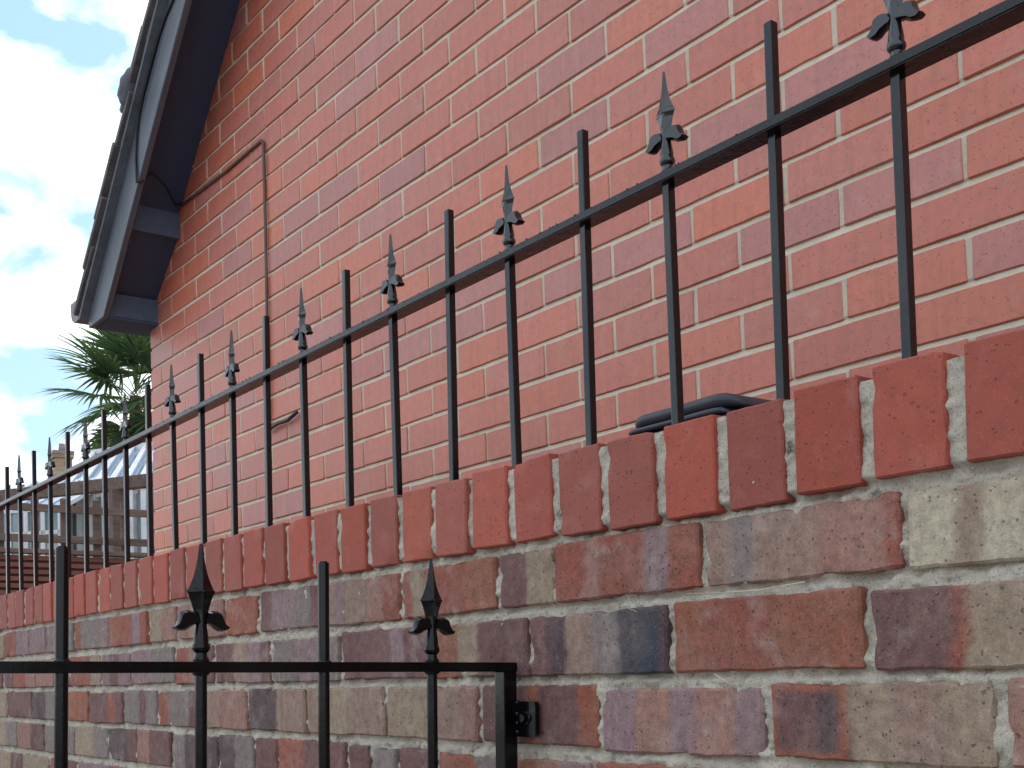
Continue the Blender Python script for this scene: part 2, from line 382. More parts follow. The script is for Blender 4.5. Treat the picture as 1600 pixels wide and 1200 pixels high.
for j in range(nzs - 1):
    for i in range(nxs - 1):
        if keep[j, i] and keep[j + 1, i + 1] and keep[j + 1, i] and keep[j, i + 1]:
            a = j * nxs + i; F.append((a, a + 1, a + nxs + 1, a + nxs))
wall = mesh_obj('wall', V, F, M_HMORT, None); local(wall, house)
# carcass behind (keeps the sun out)
g = [(XC + 0.012, ZYARD), (HOUSE_R - 0.012, ZYARD), (HOUSE_R - 0.012, roof_z(HOUSE_R) - 0.05), (RIDGE_X, roof_z(RIDGE_X) - 0.05), (XC + 0.012, roof_z(XC) - 0.05)]
local(prism_y('carcass', g, DH + 0.02, DH + 6.0, M_HMORT), house)

HPAL = [(lin(194, 106, 84), 7), (lin(198, 108, 82), 5), (lin(190, 108, 90), 5), (lin(186, 114, 103), 3), (lin(202, 108, 77), 2)]
pal = [c for c, w in HPAL for _ in range(w)]
LB, HB = 0.2145, 0.0655
variants = [brick_mesh('brick_face', brick_geo(LB, HB, 0.06, 100 + i, 7, 2, 0.0018, 0.0006, 0.0016, chips=0, corner=0.0016), M_HBRICK) for i in range(12)]
halves = [brick_mesh('brick_half', brick_geo(0.103, HB, 0.06, 150 + i, 4, 2, 0.0018, 0.0006, 0.0016, chips=0, corner=0.0016), M_HBRICK) for i in range(4)]
fieldV, fieldF, fieldC = [], [], []
n_vis = 0
geo_cache = [brick_geo(LB, HB, 0.06, 100 + i, 7, 2, 0.0018, 0.0006, 0.0016) for i in range(4)]
geo_half = brick_geo(0.103, HB, 0.06, 150, 4, 2, 0.0018, 0.0006, 0.0016)
for r_ in rows:
    zc = Z0 + r_ * PZ + PZ / 2
    x = XC; first_half = (r_ % 2 == 0)
    while x < HOUSE_R - 0.05:
        half = first_half and x == XC
        L = PX / 2 if half else PX
        cx = x + L / 2; x += L
        if x > HOUSE_R + 0.02: break
        lim = min(roof_z(cx - L / 2), roof_z(cx + L / 2)) - 0.02
        cut = cx < RIDGE_X and zc + PZ / 2 > z_soffit(cx - L / 2) + 0.02
        if zc < ZYARD or (zc + PZ / 2 > lim and not cut): continue
        if cut and zc - PZ / 2 > z_soffit(cx + L / 2) + 0.02: continue
        col = RND.choice(pal); q = RND.uniform(0.93, 1.07); col = tuple(c * q for c in col[:3]) + (1,)
        if zc < H + 0.40 + 0 * cx: vis = False
        else: vis = cx < -0.72 and zc - H < 2.22 and (zc - H) < 0.93 + (cx + 0.86) * -0.475 + 0.12 and zc < z_soffit(cx + L / 2) + 0.06
        pos = (cx + RND.uniform(-0.0018, 0.0018), DH + RND.uniform(-0.0009, 0.0012), zc + RND.uniform(-0.0012, 0.0012))
        if cut and not vis: continue
        if vis and n_vis < 300:
            n_vis += 1
            b = bpy.data.objects.new('brick', RND.choice(halves if half else variants)); link(b, wall)
            b.matrix_parent_inverse = Matrix.Identity(4)
            b.location = pos
            b.rotation_euler = (0, RND.uniform(-0.004, 0.004) + (math.pi if RND.random() < 0.5 else 0), 0)
            b.color = col
            if cut:
                b.rotation_euler = (0, 0, 0); bmc = bmesh.new(); bmc.from_mesh(b.data)
                lx, lz = cx - pos[0], z_soffit(cx) + 0.03 - pos[2]
                bmesh.ops.bisect_plane(bmc, geom=list(bmc.verts) + list(bmc.edges) + list(bmc.faces), plane_co=(lx, 0, lz), plane_no=(-SINA, 0, COSA), clear_outer=True)
                mc = b.data.copy(); bmc.to_mesh(mc); bmc.free(); b.data = mc
                if not len(mc.polygons): bpy.data.objects.remove(b); n_vis -= 1
        else:
            gv, gf, _ = geo_half if half else geo_cache[RND.randrange(4)]
            o0 = len(fieldV); fieldV += [(vx + pos[0], vy + pos[1], vz + pos[2]) for vx, vy, vz in gv]
            fieldF += [tuple(i + o0 for i in f) for f in gf]; fieldC += [col] * len(gv)
fld = mesh_obj('brickwork', fieldV, fieldF, M_HBRICK_V, wall, True); fld['kind'] = 'stuff'
at = fld.data.color_attributes.new('tint', 'FLOAT_COLOR', 'POINT'); at.data.foreach_set('color', np.array(fieldC, dtype=np.float32).ravel())
print('house bricks as parts', n_vis)

# eaves: barge board, soffit, tiles, gutter ------------------------------------------------
BY = DH - 0.20                                # front of the barge board
def slope_obj(name, x0, x1, d0, d1, y0, y1, mat, parent, bevel=0.002, foot=None):
    """board along the roof slope; d = distance square to the slope above the barge's lower edge"""
    bm = bmesh.new(); L = (x1 - x0) / COSA
    bm_box(bm, 0, L, 0, y1 - y0, d0, d1, bevel)
    o = bm_obj(name, bm, mat)
    a = math.atan(TAN)
    o.matrix_world = Matrix.Translation((x0, y0, z_barge(x0))) @ Matrix.Rotation(-a, 4, 'Y')
    o.parent = parent; o.matrix_parent_inverse = Matrix.Translation(-Vector(parent.location))
    return o
ZF = 1.304 + H; XF = -4.418
# barge board: plumb-cut end, level-cut foot; grain along the slope
def barge_poly(d0, d1, xr):
    z0 = lambda x, d: z_barge(x) + d / COSA
    xa = (ZF - z_barge(0)) / TAN                      # where the lower edge reaches the level foot
    return [(XF, ZF), (xa, ZF), (xr, z0(xr, d0)), (xr, z0(xr, d1)), (XF, z0(XF, d1))]
def rot_to_slope(o):
    a = math.atan(TAN); R_ = Matrix.Rotation(-a, 4, 'Y'); o.data.transform(R_.inverted()); o.matrix_world = R_
    return o
o = prism_y('barge_board', barge_poly(0, 0.142, RIDGE_X), BY, BY + 0.022, M_BARGE, None, 0.0025)
rot_to_slope(o); local(o, house)
# right-hand barge (out of frame, finishes the gable)
o = prism_y('barge_board', [(2 * RIDGE_X - x, z) for x, z in barge_poly(0, 0.142, RIDGE_X + 0.002)][::-1], BY, BY + 0.022, M_BARGE); local(o, house)
# soffit lining, stepped near the foot
def slab(xa, xb, dz, th): return [(xa, z_soffit(xa) + dz), (xb, z_soffit(xb) + dz), (xb, z_soffit(xb) + dz + th), (xa, z_soffit(xa) + dz + th)]
SY0, SY1 = BY + 0.0225, DH - 0.001
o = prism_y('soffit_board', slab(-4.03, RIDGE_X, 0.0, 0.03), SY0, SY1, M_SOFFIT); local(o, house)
o = prism_y('soffit_board', slab(RIDGE_X, 2 * RIDGE_X - XC, 0.0, 0.03), SY0, SY1, M_SOFFIT)
o.data.transform(Matrix(((1, 0, 0, 0), (0, 1, 0, 0), (0, 0, 1, 0), (0, 0, 0, 1)))); bpy.data.objects.remove(o)
o = prism_y('soffit_block', [(-4.052, 1.556 + H), (-4.028, 1.556 + H), (-4.028, z_soffit(-4.028) + 0.02), (-4.052, z_soffit(-4.052) + 0.03)], SY0, SY1, M_SOFFIT_LIT); local(o, house)
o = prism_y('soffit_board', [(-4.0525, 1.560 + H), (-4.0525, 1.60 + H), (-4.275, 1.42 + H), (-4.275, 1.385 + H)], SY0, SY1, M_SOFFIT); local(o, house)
o = prism_y('soffit_block', [(-4.276, 1.312 + H), (-4.252, 1.312 + H), (-4.252, 1.395 + H), (-4.276, 1.40 + H)], SY0, SY1 + 0.12, M_SOFFIT_LIT); local(o, house)
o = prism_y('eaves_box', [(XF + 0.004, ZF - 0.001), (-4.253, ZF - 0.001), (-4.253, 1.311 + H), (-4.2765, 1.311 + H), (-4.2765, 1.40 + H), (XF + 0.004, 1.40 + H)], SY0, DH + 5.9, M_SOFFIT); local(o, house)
# undercloak strip under the tiles
o = slope_obj('undercloak', XF + 0.085, RIDGE_X, 0.1425, 0.158, BY - 0.03, DH + 0.05, M_CLOAK, house, 0.001)
# roof slab as a sheet of tiles behind, verge tiles one by one
roof = prism_y('roof', [(XF - 0.03, roof_z(XF - 0.03) + 0.022), (RIDGE_X, roof_z(RIDGE_X) + 0.022), (2 * RIDGE_X - XF + 0.03, roof_z(XF - 0.03) + 0.022),
                        (2 * RIDGE_X - XF + 0.03, roof_z(XF - 0.03) + 0.05), (RIDGE_X, roof_z(RIDGE_X) + 0.05), (XF - 0.03, roof_z(XF - 0.03) + 0.05)], DH + 0.02, DH + 6.2, M_TILE)
local(roof, house)
nt = 0; x = XF - 0.035
a_ = math.atan(TAN); GA = 0.19
while x < RIDGE_X - 0.1:
    bm = bmesh.new(); rr = random.Random(nt + 40)
    bm_box(bm, 0, 0.29, 0, 0.30, 0, 0.021, 0.004)
    # curled tail and uneven edge
    for v in bm.verts:
        v.co.z += 0.006 * noise.noise(v.co * 9 + Vector((nt * 3, 0, 0))) + (0.004 if v.co.x < 0.02 else 0); v.co.y += 0.006 * noise.noise(v.co * 14 + Vector((0, nt * 5, 0)))
    t = bm_obj('tile', bm, M_TILE, roof)
    lift = 0.17 + rr.uniform(-0.003, 0.006)
    if nt == 4: lift += 0.012
    p = Vector((x, BY - 0.045 + rr.uniform(-0.006, 0.005), z_barge(x) + lift / COSA))
    t.matrix_world = Matrix.Translation(p) @ Matrix.Rotation(-a_ + 0.04, 4, 'Y')
    x += GA * COSA; nt += 1
# mortar bedding under the verge tiles, crumbled in places
for i in range(9):
    xx = XF + 0.01 + i * 0.33; rr = random.Random(i + 9)
    bm = bmesh.new(); bm_box(bm, 0, 0.24 + rr.random() * 0.12, 0, 0.09, 0, 0.020, 0.004)
    bmesh.ops.subdivide_edges(bm, edges=list(bm.edges), cuts=2, use_grid_fill=True)
    for v in bm.verts: v.co += Vector((noise.noise(v.co * 40), noise.noise(v.co * 45 + Vector((3, 0, i))), noise.noise(v.co * 50 + Vector((0, 5, i))))) * 0.006
    t = bm_obj('mortar_bedding', bm, M_CLOAK, roof)
    t.matrix_world = Matrix.Translation((xx, BY - 0.028, z_barge(xx) + 0.160 / COSA)) @ Matrix.Rotation(-a_, 4, 'Y')
# lump of moss-grown mortar standing proud of the verge, seen half way up
bm = bmesh.new(); bmesh.ops.create_icosphere(bm, subdivisions=3, radius=0.5)
for v in bm.verts:
    v.co.x *= 0.135; v.co.y *= 0.07; v.co.z *= 0.062; v.co += v.co.normalized() * 0.008 * noise.noise(v.co * 40)
t = bm_obj('ridge_lump', bm, M_CLOAK, roof, True); t.name = 'loose_tile_piece'
t.matrix_world = Matrix.Translation((-3.86, BY - 0.03, z_barge(-3.86) + 0.205 / COSA)) @ Matrix.Rotation(-a_ - 0.15, 4, 'Y')
# gutter along the eaves, its stop end showing under the tiles
gp = []
for i in range(9):
    t_ = math.pi * i / 8; gp.append((-4.518 - 0.062 * math.cos(t_), 1.408 + H - 0.060 * math.sin(t_) ** 0.7))
gp += [(-4.456, 1.432 + H), (-4.580, 1.432 + H)]
local(prism_y('gutter', gp, BY - 0.015, DH + 6.0, M_GUTTER, None, 0.002), house)
# cable: down the barge, across the soffit, along a bed joint, down the brickwork
cab = [(-3.40, BY - 0.005, z_barge(-3.40) + 0.11 / COSA)]
for xx, d in ((-3.533, 0.089), (-3.60, 0.118), (-3.66, 0.131), (-3.727, 0.136), (-3.80, 0.138), (-3.845, 0.131), (-3.872, 0.100), (-3.884, 0.058), (-3.880, 0.02), (-3.876, -0.004)):
    cab.append((xx, BY - 0.005, z_barge(xx) + d / COSA))
cab += [(-3.872, BY + 0.008, z_barge(-3.872) - 0.007), (-3.885, BY + 0.05, z_soffit(-3.885) - 0.075), (-3.94, BY + 0.12, z_soffit(-3.94) - 0.035), (-3.985, DH - 0.03, z_soffit(-3.985) - 0.03), (-3.995, DH - 0.006, 1.668 + H)]
local(tube('cable', cab, 0.0042, M_CABLE_D), house)
local(tube('cable', [(-3.99, DH - 0.006, 1.662 + H), (-3.80, DH - 0.006, 1.655 + H), (-3.60, DH - 0.006, 1.648 + H), (-3.42, DH - 0.006, 1.650 + H), (-3.345, DH - 0.006, 1.650 + H), (-3.331, DH - 0.006, 1.636 + H), (-3.329, DH - 0.006, 1.4 + H), (-3.331, DH - 0.006, 1.1 + H), (-3.330, DH - 0.006, 0.758 + H)], 0.0048, M_CABLE), house)
local(tube('cable', [(-3.332, DH - 0.012, 0.745 + H), (-3.30, DH - 0.014, 0.752 + H), (-3.25, DH - 0.016, 0.756 + H), (-3.19, DH - 0.015, 0.754 + H), (-3.135, DH - 0.012, 0.768 + H)], 0.0055, M_CABLE_D), house)

# ------------------------------------------------------------------ garden wall
gw = empty('garden_wall', (-1.2, D2, 0.0))
tag(gw, 'old weathered brick garden wall with a red brick-on-edge coping', 'wall')
GX0, GX1 = -8.0, 1.3
core = box('wall_core', GX0, GX1, D2 + 0.018, D2 + 0.205, -0.3, ZT - 0.012, M_GMORT); local(core, gw)
# rough mortar skin
COURSE_Z = [(.149, .0798), (.0660, -.0079), (-.0215, -.0940), (-.1080, -.1790)]
def skin(x0, x1, z0, z1, step, seed):
    xs = np.arange(x0, x1 + step, step); zs = np.linspace(z0, z1, max(2, int((z1 - z0) / step)))
    X, Z = np.meshgrid(xs, zs)
    Y = D2 + 0.0070 + 0.0050 * fbm2(X * 32, Z * 45, seed, 3) + 0.0062 * fbm2(X * 95, Z * 120, seed + 1, 4)
    Y = np.where(Z > ZB + 0.002, Y - 0.0056 + 0.40 * (D2 + 0.0070 - Y), Y)
    for zf in [ZB] + [H + b for _, b in COURSE_Z] + [H - 0.1080 - q * 0.0858 - 0.071 for q in (1, 2)]:
        t = np.clip(1 - np.abs(Z - (zf - 0.0025)) / 0.0055, 0, 1); Y = Y + 0.0065 * t * (0.75 + 0.5 * fbm2(X * 18, Z * 3, seed + 7, 2))
    n, mm = len(xs), len(zs); Vv = np.stack([X, Y, Z], -1).reshape(-1, 3)
    idx = (np.arange(mm - 1)[:, None] * n + np.arange(n - 1)[None, :]).ravel()
    Fq = np.stack([idx, idx + 1, idx + n + 1, idx + n], 1)
    me = bpy.data.meshes.new('mortar'); me.from_pydata(Vv.tolist(), [], Fq.tolist()); me.update(); me.materials.append(M_GMORT)
    me.polygons.foreach_set('use_smooth', [True] * len(me.polygons))
    ob = bpy.data.objects.new('mortar', me); COL.objects.link(ob); local(ob, gw)
skin(-2.2, -0.3, H - 0.30, ZT - 0.008, 0.0026, 21); skin(-4.8, -2.2, H - 0.30, ZT - 0.008, 0.0045, 25)
skin(GX0, -4.8, H - 0.30, ZT - 0.008, 0.02, 22); skin(-0.3, GX1, H - 0.30, ZT - 0.008, 0.02, 23); skin(GX0, GX1, -0.05, H - 0.30, 0.03, 24)

COLS = {'P': lin(118, 80, 80), 'D': lin(84, 66, 71), 'R': lin(156, 86, 71), 'O': lin(158, 92, 69), 'B': lin(164, 143, 121), 'G': lin(136, 123, 118), 'L': lin(148, 121, 124),
        'K': lin(66, 68, 78), 'C': lin(202, 189, 164), 'k': lin(164, 119, 106), 'T': lin(158, 129, 114), 'Q': lin(100, 70, 66)}
COURSE = {1: (.149, .0798), 2: (.0660, -.0079), 3: (-.0215, -.0940), 4: (-.1080, -.1790)}
LAY = {1: [(-0.636, -0.428, 'C0 B22 C34 G60 C75'), (-0.881, -0.644, 'T0 G14 T28 k62 R94'), (-1.129, -0.889, 'R0 k24 R34 L66 R82'), (-1.245, -1.135, 'P0 B50'), (-1.485, -1.256, 'R0 B12 R30 O70'), (-1.726, -1.494, 'T0 L15 T30 k60 R80'), (-1.964, -1.740, 'P0 L20 G60 P85'), (-2.111, -1.979, 'O0 R50'), (-2.345, -2.125, 'k0 B30 k55'), (-2.512, -2.363, 'B0 k45'), (-2.764, -2.528, 'O0 R35 L65 R85'), (-3.028, -2.778, 'O0 G20 L80'), (-3.264, -3.045, 'L0 G50'), (-3.428, -3.281, 'L0'), (-3.683, -3.447, 'R0 L50'), (-3.909, -3.705, 'B0'), (-4.141, -3.932, 'R0'), (-4.417, -4.167, 'G0')],
       2: [(-0.676, -0.440, 'P0 R34 B40 P67'), (-0.931, -0.687, 'O0 R18 O55'), (-1.184, -0.943, 'P0 D14 T28 G48 K67 D95'), (-1.405, -1.194, 'O0 B28 P50'), (-1.663, -1.419, 'P0 L60 P75'), (-1.916, -1.679, 'G0 L40 G70'), (-2.160, -1.929, 'P0 T35 L60 P85'), (-2.364, -2.178, 'R0 T40 P75'), (-2.623, -2.377, 'L0 G50'), (-2.827, -2.64, 'L0 P30 L60'), (-3.074, -2.841, 'R0 B70'), (-3.190, -3.088, 'G0'), (-3.364, -3.205, 'k0'), (-3.600, -3.382, 'R0 k60'), (-3.710, -3.615, 'P0'), (-4.018, -3.731, 'G0 P50'), (-4.252, -4.043, 'R0'), (-4.572, -4.28, 'L0')],
       3: [(-0.548, -0.310, 'k0 T40'), (-0.800, -0.560, 'Q0 B39 T60 B80'), (-1.051, -0.810, 'L0 k24 L46 k62 L85'), (-1.294, -1.061, 'P0 O42 P53 O85'), (-1.533, -1.305, 'B0 T50 k85'), (-1.788, -1.544, 'T0 B30 T60'), (-2.016, -1.800, 'D0 T52'), (-2.250, -2.028, 'T0 k40'), (-2.468, -2.267, 'O0 G30 P82'), (-2.674, -2.479, 'G0 P50 G70'), (-2.922, -2.690, 'P0 R60 P80'), (-3.105, -2.934, 'O0'), (-3.183, -3.117, 'P0'), (-3.412, -3.195, 'D0 G60'), (-3.664, -3.424, 'P0'), (-3.902, -3.685, 'B0'), (-4.15, -3.926, 'R0'), (-4.476, -4.176, 'G0')],
       4: [(-0.594, -0.360, 'R0'), (-0.814, -0.605, 'B0 P40'), (-1.068, -0.825, 'R0 T50'), (-1.221, -1.080, 'O0 k30 L60'), (-1.400, -1.232, 'R0 G50'), (-1.501, -1.410, 'P0'), (-1.582, -1.512, 'G0'), (-1.655, -1.593, 'P0'), (-1.897, -1.667, 'R0 P40'), (-1.992, -1.908, 'P0'), (-2.148, -2.003, 'D0 G50'), (-2.388, -2.160, 'G0 D30'), (-2.596, -2.400, 'k0 P40'), (-2.786, -2.607, 'D0 P70'), (-3.037, -2.800, 'B0 G60'), (-3.301, -3.052, 'G0'), (-3.565, -3.315, 'k0 P55'), (-3.860, -3.579, 'B0 G60'), (-4.155, -3.876, 'P0')]}
def bands(code):
    return [(int(t[1:]) / 100.0, COLS[t[0]]) for t in code.split()]
def band_col(bd, u, q):
    c = bd[0][1]
    for t, cc in bd[1:]:
        s = min(1, max(0, (u - t) / 0.04 + 0.5)); c = tuple(a * (1 - s) + b * s for a, b in zip(c, cc))
    return tuple(min(1, x * q) for x in c[:3]) + (1,)
gb = 0
def old_brick(xa, xb, zb_, zt_, code, fine=True):
    global gb
    gb += 1; L = xb - xa; Hh = zt_ - zb_; bd = bands(code); ex = []
    for t, _ in bd[1:]: ex += [t - 0.02, t + 0.02]
    rr = random.Random(gb * 13)
    geo = brick_geo(L, Hh, 0.05, 300 + gb, max(4, int(L / 0.0085)) if fine else 4, 8 if fine else 2, 0.0030, 0.0013, 0.0026, chips=rr.randint(3, 8) if fine else 1, corner=0.0045, extra=ex if fine else ())
    me = brick_mesh('old_brick', geo, M_GBRICK)
    q = rr.uniform(0.9, 1.08); cols = []
    for (u, w), p in zip(geo[2], geo[0]):
        uu = u + (0.035 * noise.noise(Vector((w * 3, gb * 1.7, 0))) + 0.02 * noise.noise(Vector((w * 9, gb * 2.7, u * 4))) if fine else 0)
        if code[0] == 'Q' and u < 0.385:
            e = min(u / 0.385, 1 - u / 0.385) * 2; e2 = min(w, 1 - w) * 2
            c = COLS['O'] if min(e, e2 * 1.1) < 0.22 else (COLS['D'] if u > 0.24 else COLS['P'])
            cols.append(c)
        else: cols.append(band_col(bd, uu, q))
    at = me.color_attributes.new('tint', 'FLOAT_COLOR', 'POINT'); at.data.foreach_set('color', np.array(cols, dtype=np.float32).ravel())
    ob = bpy.data.objects.new('brick', me); COL.objects.link(ob)
    ob.location = ((xa + xb) / 2, D2 + rr.uniform(-0.002, 0.0022), (zt_ + zb_) / 2); ob.rotation_euler = (0, rr.uniform(-0.008, 0.008), rr.uniform(-0.006, 0.006))
    local(ob, gw)
for kk, lst in LAY.items():
    zt_, zb_ = COURSE[kk]
    for (xa, xb, code) in lst:
        dz = random.Random(int(xa * 1000)).uniform(-0.003, 0.003)
        old_brick(xa, xb, zb_ + H + dz * 0.6, zt_ + H + dz, code)
# the courses below, as far as they show
kinds = ['P0', 'R0 P40', 'G0 B50', 'k0', 'T0 k60', 'B0', 'D0 G60', 'O0 P50', 'L0']
for kk in range(5, 7):
    zt_ = H - 0.1080 - (kk - 4) * 0.0858; zb_ = zt_ - 0.071; x = -4.6 + (kk % 2) * 0.11
    while x < -0.3:
        L = RND.choice((0.233, 0.233, 0.112)); old_brick(x, x + L, zb_, zt_, RND.choice(kinds), kk < 6); x += L + 0.012
# the rest of the wall's brickwork, one part
fV, fF, fC = [], [], []
gsrc = [brick_geo(0.232, 0.072, 0.05, 700 + i, 5, 2, 0.003, 0.001, 0.004) for i in range(5)]
def rest(x0, x1, zt_):
    x = x0
    while x + 0.232 < x1 + 0.02:
        gv, gf, _ = RND.choice(gsrc); c = COLS[RND.choice('PRGkTBODL')]; o0 = len(fV)
        px, pz = x + 0.116, zt_ - 0.036
        fV.extend((a + px, b + D2, c_ + pz) for a, b, c_ in gv); fF.extend(tuple(i + o0 for i in f) for f in gf); fC.extend([c] * len(gv)); x += 0.244
for kk in range(1, 18):
    zt_ = H + 0.149 - (kk - 1) * 0.0857
    if zt_ < 0.06: break
    sh = (kk % 2) * 0.12
    if kk <= 6:
        rest(GX0 + sh, -4.62, zt_); rest(-0.28 + sh * 0.3, GX1, zt_)
    else: rest(GX0 + sh, GX1, zt_)
fo = mesh_obj('brickwork', fV, fF, M_GBRICK, None, True); local(fo, gw); fo['kind'] = 'stuff'
at = fo.data.color_attributes.new('tint', 'FLOAT_COLOR', 'POINT'); at.data.foreach_set('color', np.array(fC, dtype=np.float32).ravel())
# coping, bricks on edge
CP = 0.0901; CPAL = [lin(168, 82, 65), lin(162, 78, 62), lin(174, 87, 67), lin(156, 78, 66), lin(168, 77, 58), lin(160, 84, 71)]
cvar = [brick_mesh('coping_face', brick_geo(0.0735, ZT - ZB, 0.212, 500 + i, 8, 11, 0.0013, 0.0006, 0.0018, chips=(1, 2, 3, 0)[i % 4], corner=0.003), M_COPE) for i in range(12)]
i0 = int((GX0 + 1.1214) / CP); i1 = int((GX1 + 1.1214) / CP)
for i in range(i0, i1):
    xc = -1.1214 + (i + 0.5) * CP
    rr = random.Random(i + 999)
    b = bpy.data.objects.new('coping_brick', rr.choice(cvar)); COL.objects.link(b)
    sag = float(np.interp(xc, [-2.5, -1.98, -1.56, -1.2, -1.03, -0.96, -0.88, -0.80, -0.70, -0.58, -0.52], [0.0, -0.0005, -0.0035, -0.002, -0.0035, -0.0058, -0.0055, -0.0045, -0.0008, 0.003, 0.001]))
    b.location = (xc + rr.uniform(-0.0022, 0.0022), D2 - 0.004 + rr.uniform(-0.002, 0.002), (ZT + ZB) / 2 + sag + rr.uniform(-0.0012, 0.0012))
    b.rotation_euler = (0, rr.uniform(-0.022, 0.022) + (math.pi if rr.random() < 0.5 else 0), rr.uniform(-0.01, 0.01))
    q = rr.uniform(0.85, 1.1); c = rr.choice(CPAL); b.color = tuple(x * q for x in c[:3]) + (1,)
    local(b, gw)

# ------------------------------------------------------------------ railing and gate
def spear_mesh(name, mat):
    """cast fleur-de-lis spear head, 126 mm, lateral along x, base at z=0"""
    bm = bmesh.new()
    def loft(levels, n, prof):
        rings = []
        for lv in levels: rings.append([bm.verts.new(p) for p in prof(lv, n)])
        for a, b in zip(rings, rings[1:]):
            for i in range(n): bm.faces.new((a[i], a[(i + 1) % n], b[(i + 1) % n], b[i]))
        bm.faces.new(rings[0][::-1]); bm.faces.new(rings[-1])
    circ = lambda lv, n: [(lv[1] * math.cos(2 * math.pi * i / n), lv[1] * math.sin(2 * math.pi * i / n), lv[0]) for i in range(n)]
    # collar, ring and bell
    loft([(-0.001, 0.0085), (0.003, 0.0088), (0.006, 0.0066), (0.010, 0.0062), (0.0125, 0.0088), (0.0150, 0.0097), (0.0185, 0.0092), (0.0205, 0.0078), (0.024, 0.0080), (0.030, 0.0073), (0.038, 0.0060), (0.046, 0.0056), (0.056, 0.0060)], 14, circ)
    # four-sided spear with ridges
    def dia(lv, n):
        z, w, t = lv; s = 0.82
        return [(w / 2, 0, z), (w / 4 * s, t / 2 * s * 0.62, z), (0, t / 2, z), (-w / 4 * s, t / 2 * s * 0.62, z), (-w / 2, 0, z), (-w / 4 * s, -t / 2 * s * 0.62, z), (0, -t / 2, z), (w / 4 * s, -t / 2 * s * 0.62, z)]
    loft([(0.044, 0.011, 0.0105), (0.056, 0.0175, 0.0115), (0.066, 0.0235, 0.0120), (0.0730, 0.0290, 0.0125), (0.0738, 0.0312, 0.0150), (0.0756, 0.0312, 0.0150), (0.0764, 0.0290, 0.0125), (0.083, 0.0225, 0.0115), (0.091, 0.0163, 0.0100), (0.100, 0.0115, 0.0084), (0.110, 0.0078, 0.0066), (0.120, 0.0052, 0.0050), (0.1258, 0.0034, 0.0034)], 8, dia)
    # curled leaves
    out = [(.0020, .0440), (.0034, .0498), (.0059, .0529), (.0107, .0546), (.0162, .0548), (.0203, .0529), (.0221, .0498), (.0226, .0460), (.0244, .0409), (.0281, .0373), (.0258, .0346), (.0216, .0329), (.0162, .0333), (.0114, .0365), (.0082, .0402), (.0050, .0400)]
    spine = [(.003, .043), (.0075, .0470), (.0120, .0482), (.0165, .0465), (.0185, .0425), (.0215, .0385), (.0255, .0366)]
    cen = []
    for x, z in out:
        q = min(spine, key=lambda p: (p[0] - x) ** 2 + (p[1] - z) ** 2); cen.append((x + (q[0] - x) * 0.34, z + (q[1] - z) * 0.34))
    for sx in (-1, 1):
        n = len(out)
        mid = [bm.verts.new((sx * x * 1.1, 0, z)) for x, z in out]
        fr = [bm.verts.new((sx * x * 1.1, -0.0062, z)) for x, z in cen]; bk = [bm.verts.new((sx * x * 1.1, 0.0062, z)) for x, z in cen]
        for i in range(n):
            j = (i + 1) % n
            bm.faces.new((mid[i], mid[j], fr[j], fr[i])); bm.faces.new((mid[j], mid[i], bk[i], bk[j]))
        bm.faces.new(fr); bm.faces.new(bk[::-1])
    bmesh.ops.triangulate(bm, faces=[f for f in bm.faces if len(f.verts) > 8])
    bmesh.ops.recalc_face_normals(bm, faces=bm.faces)
    me = bpy.data.meshes.new(name); bm.to_mesh(me); bm.free(); me.materials.append(mat)
    me.polygons.foreach_set('use_smooth', [True] * len(me.polygons)); me.set_sharp_from_angle(angle=math.radians(38))
    return me
def square_bar(name, w, h, mat):
    bm = bmesh.new(); bm_box(bm, -w / 2, w / 2, -w / 2, w / 2, 0, h, 0.0012); bmesh.ops.recalc_face_normals(bm, faces=bm.faces)
    me = bpy.data.meshes.new(name); bm.to_mesh(me); bm.free(); me.materials.append(mat); return me
def round_bar(name, r, h, mat, n=14):
    bm = bmesh.new(); bmesh.ops.create_cone(bm, cap_ends=True, segments=n, radius1=r, radius2=r, depth=h, matrix=Matrix.Translation((0, 0, h / 2)))
    bmesh.ops.bevel(bm, geom=[e for e in bm.edges if abs(e.verts[0].co.z - h) < 1e-5 and abs(e.verts[1].co.z - h) < 1e-5], offset=0.0018, segments=2, affect='EDGES')
    me = bpy.data.meshes.new(name); bm.to_mesh(me); bm.free(); me.materials.append(mat)
    me.polygons.foreach_set('use_smooth', [True] * len(me.polygons)); me.set_sharp_from_angle(angle=math.radians(40)); return me
ZR = 0.5870 + H; RT = 0.0115                       # rail centre height, thickness
rg = empty('iron_railing', (-1.5, DB, ZT)); tag(rg, 'black iron railing with spear finials standing on the brick coping', 'railing')
rb = beam('rail', (GX0 + 0.3, DB, ZR), (1.0, DB, ZR), 0.030, RT, M_RAIL, None, bevel=0.0014)
local(rb, rg)
bar_plain = square_bar('plain_bar', 0.0112, 0.7058 + H - (ZT - 0.06), M_IRON)
bar_short = square_bar('short_bar', 0.0112, ZR - (ZT - 0.06) + 0.006, M_IRON)
fin = spear_mesh('finial', M_FIN)
BS = 0.1604
for i in range(-8, 26):
    x = -0.6983 - i * BS; f_ = (i % 2 == 0)
    rr = random.Random(i + 50)
    b = bpy.data.objects.new('bar', bar_short if f_ else bar_plain); COL.objects.link(b); b.location = (x, DB, ZT - 0.06)
    b.rotation_euler = (rr.uniform(-0.006, 0.006), rr.uniform(-0.006, 0.006), 0); local(b, rg)
    if f_:
        s = bpy.data.objects.new('finial', fin); COL.objects.link(s); s.parent = b; s.location = (0, 0, ZR + RT / 2 - (ZT - 0.06)); s.rotation_euler = (0, 0, rr.uniform(-0.12, 0.12))
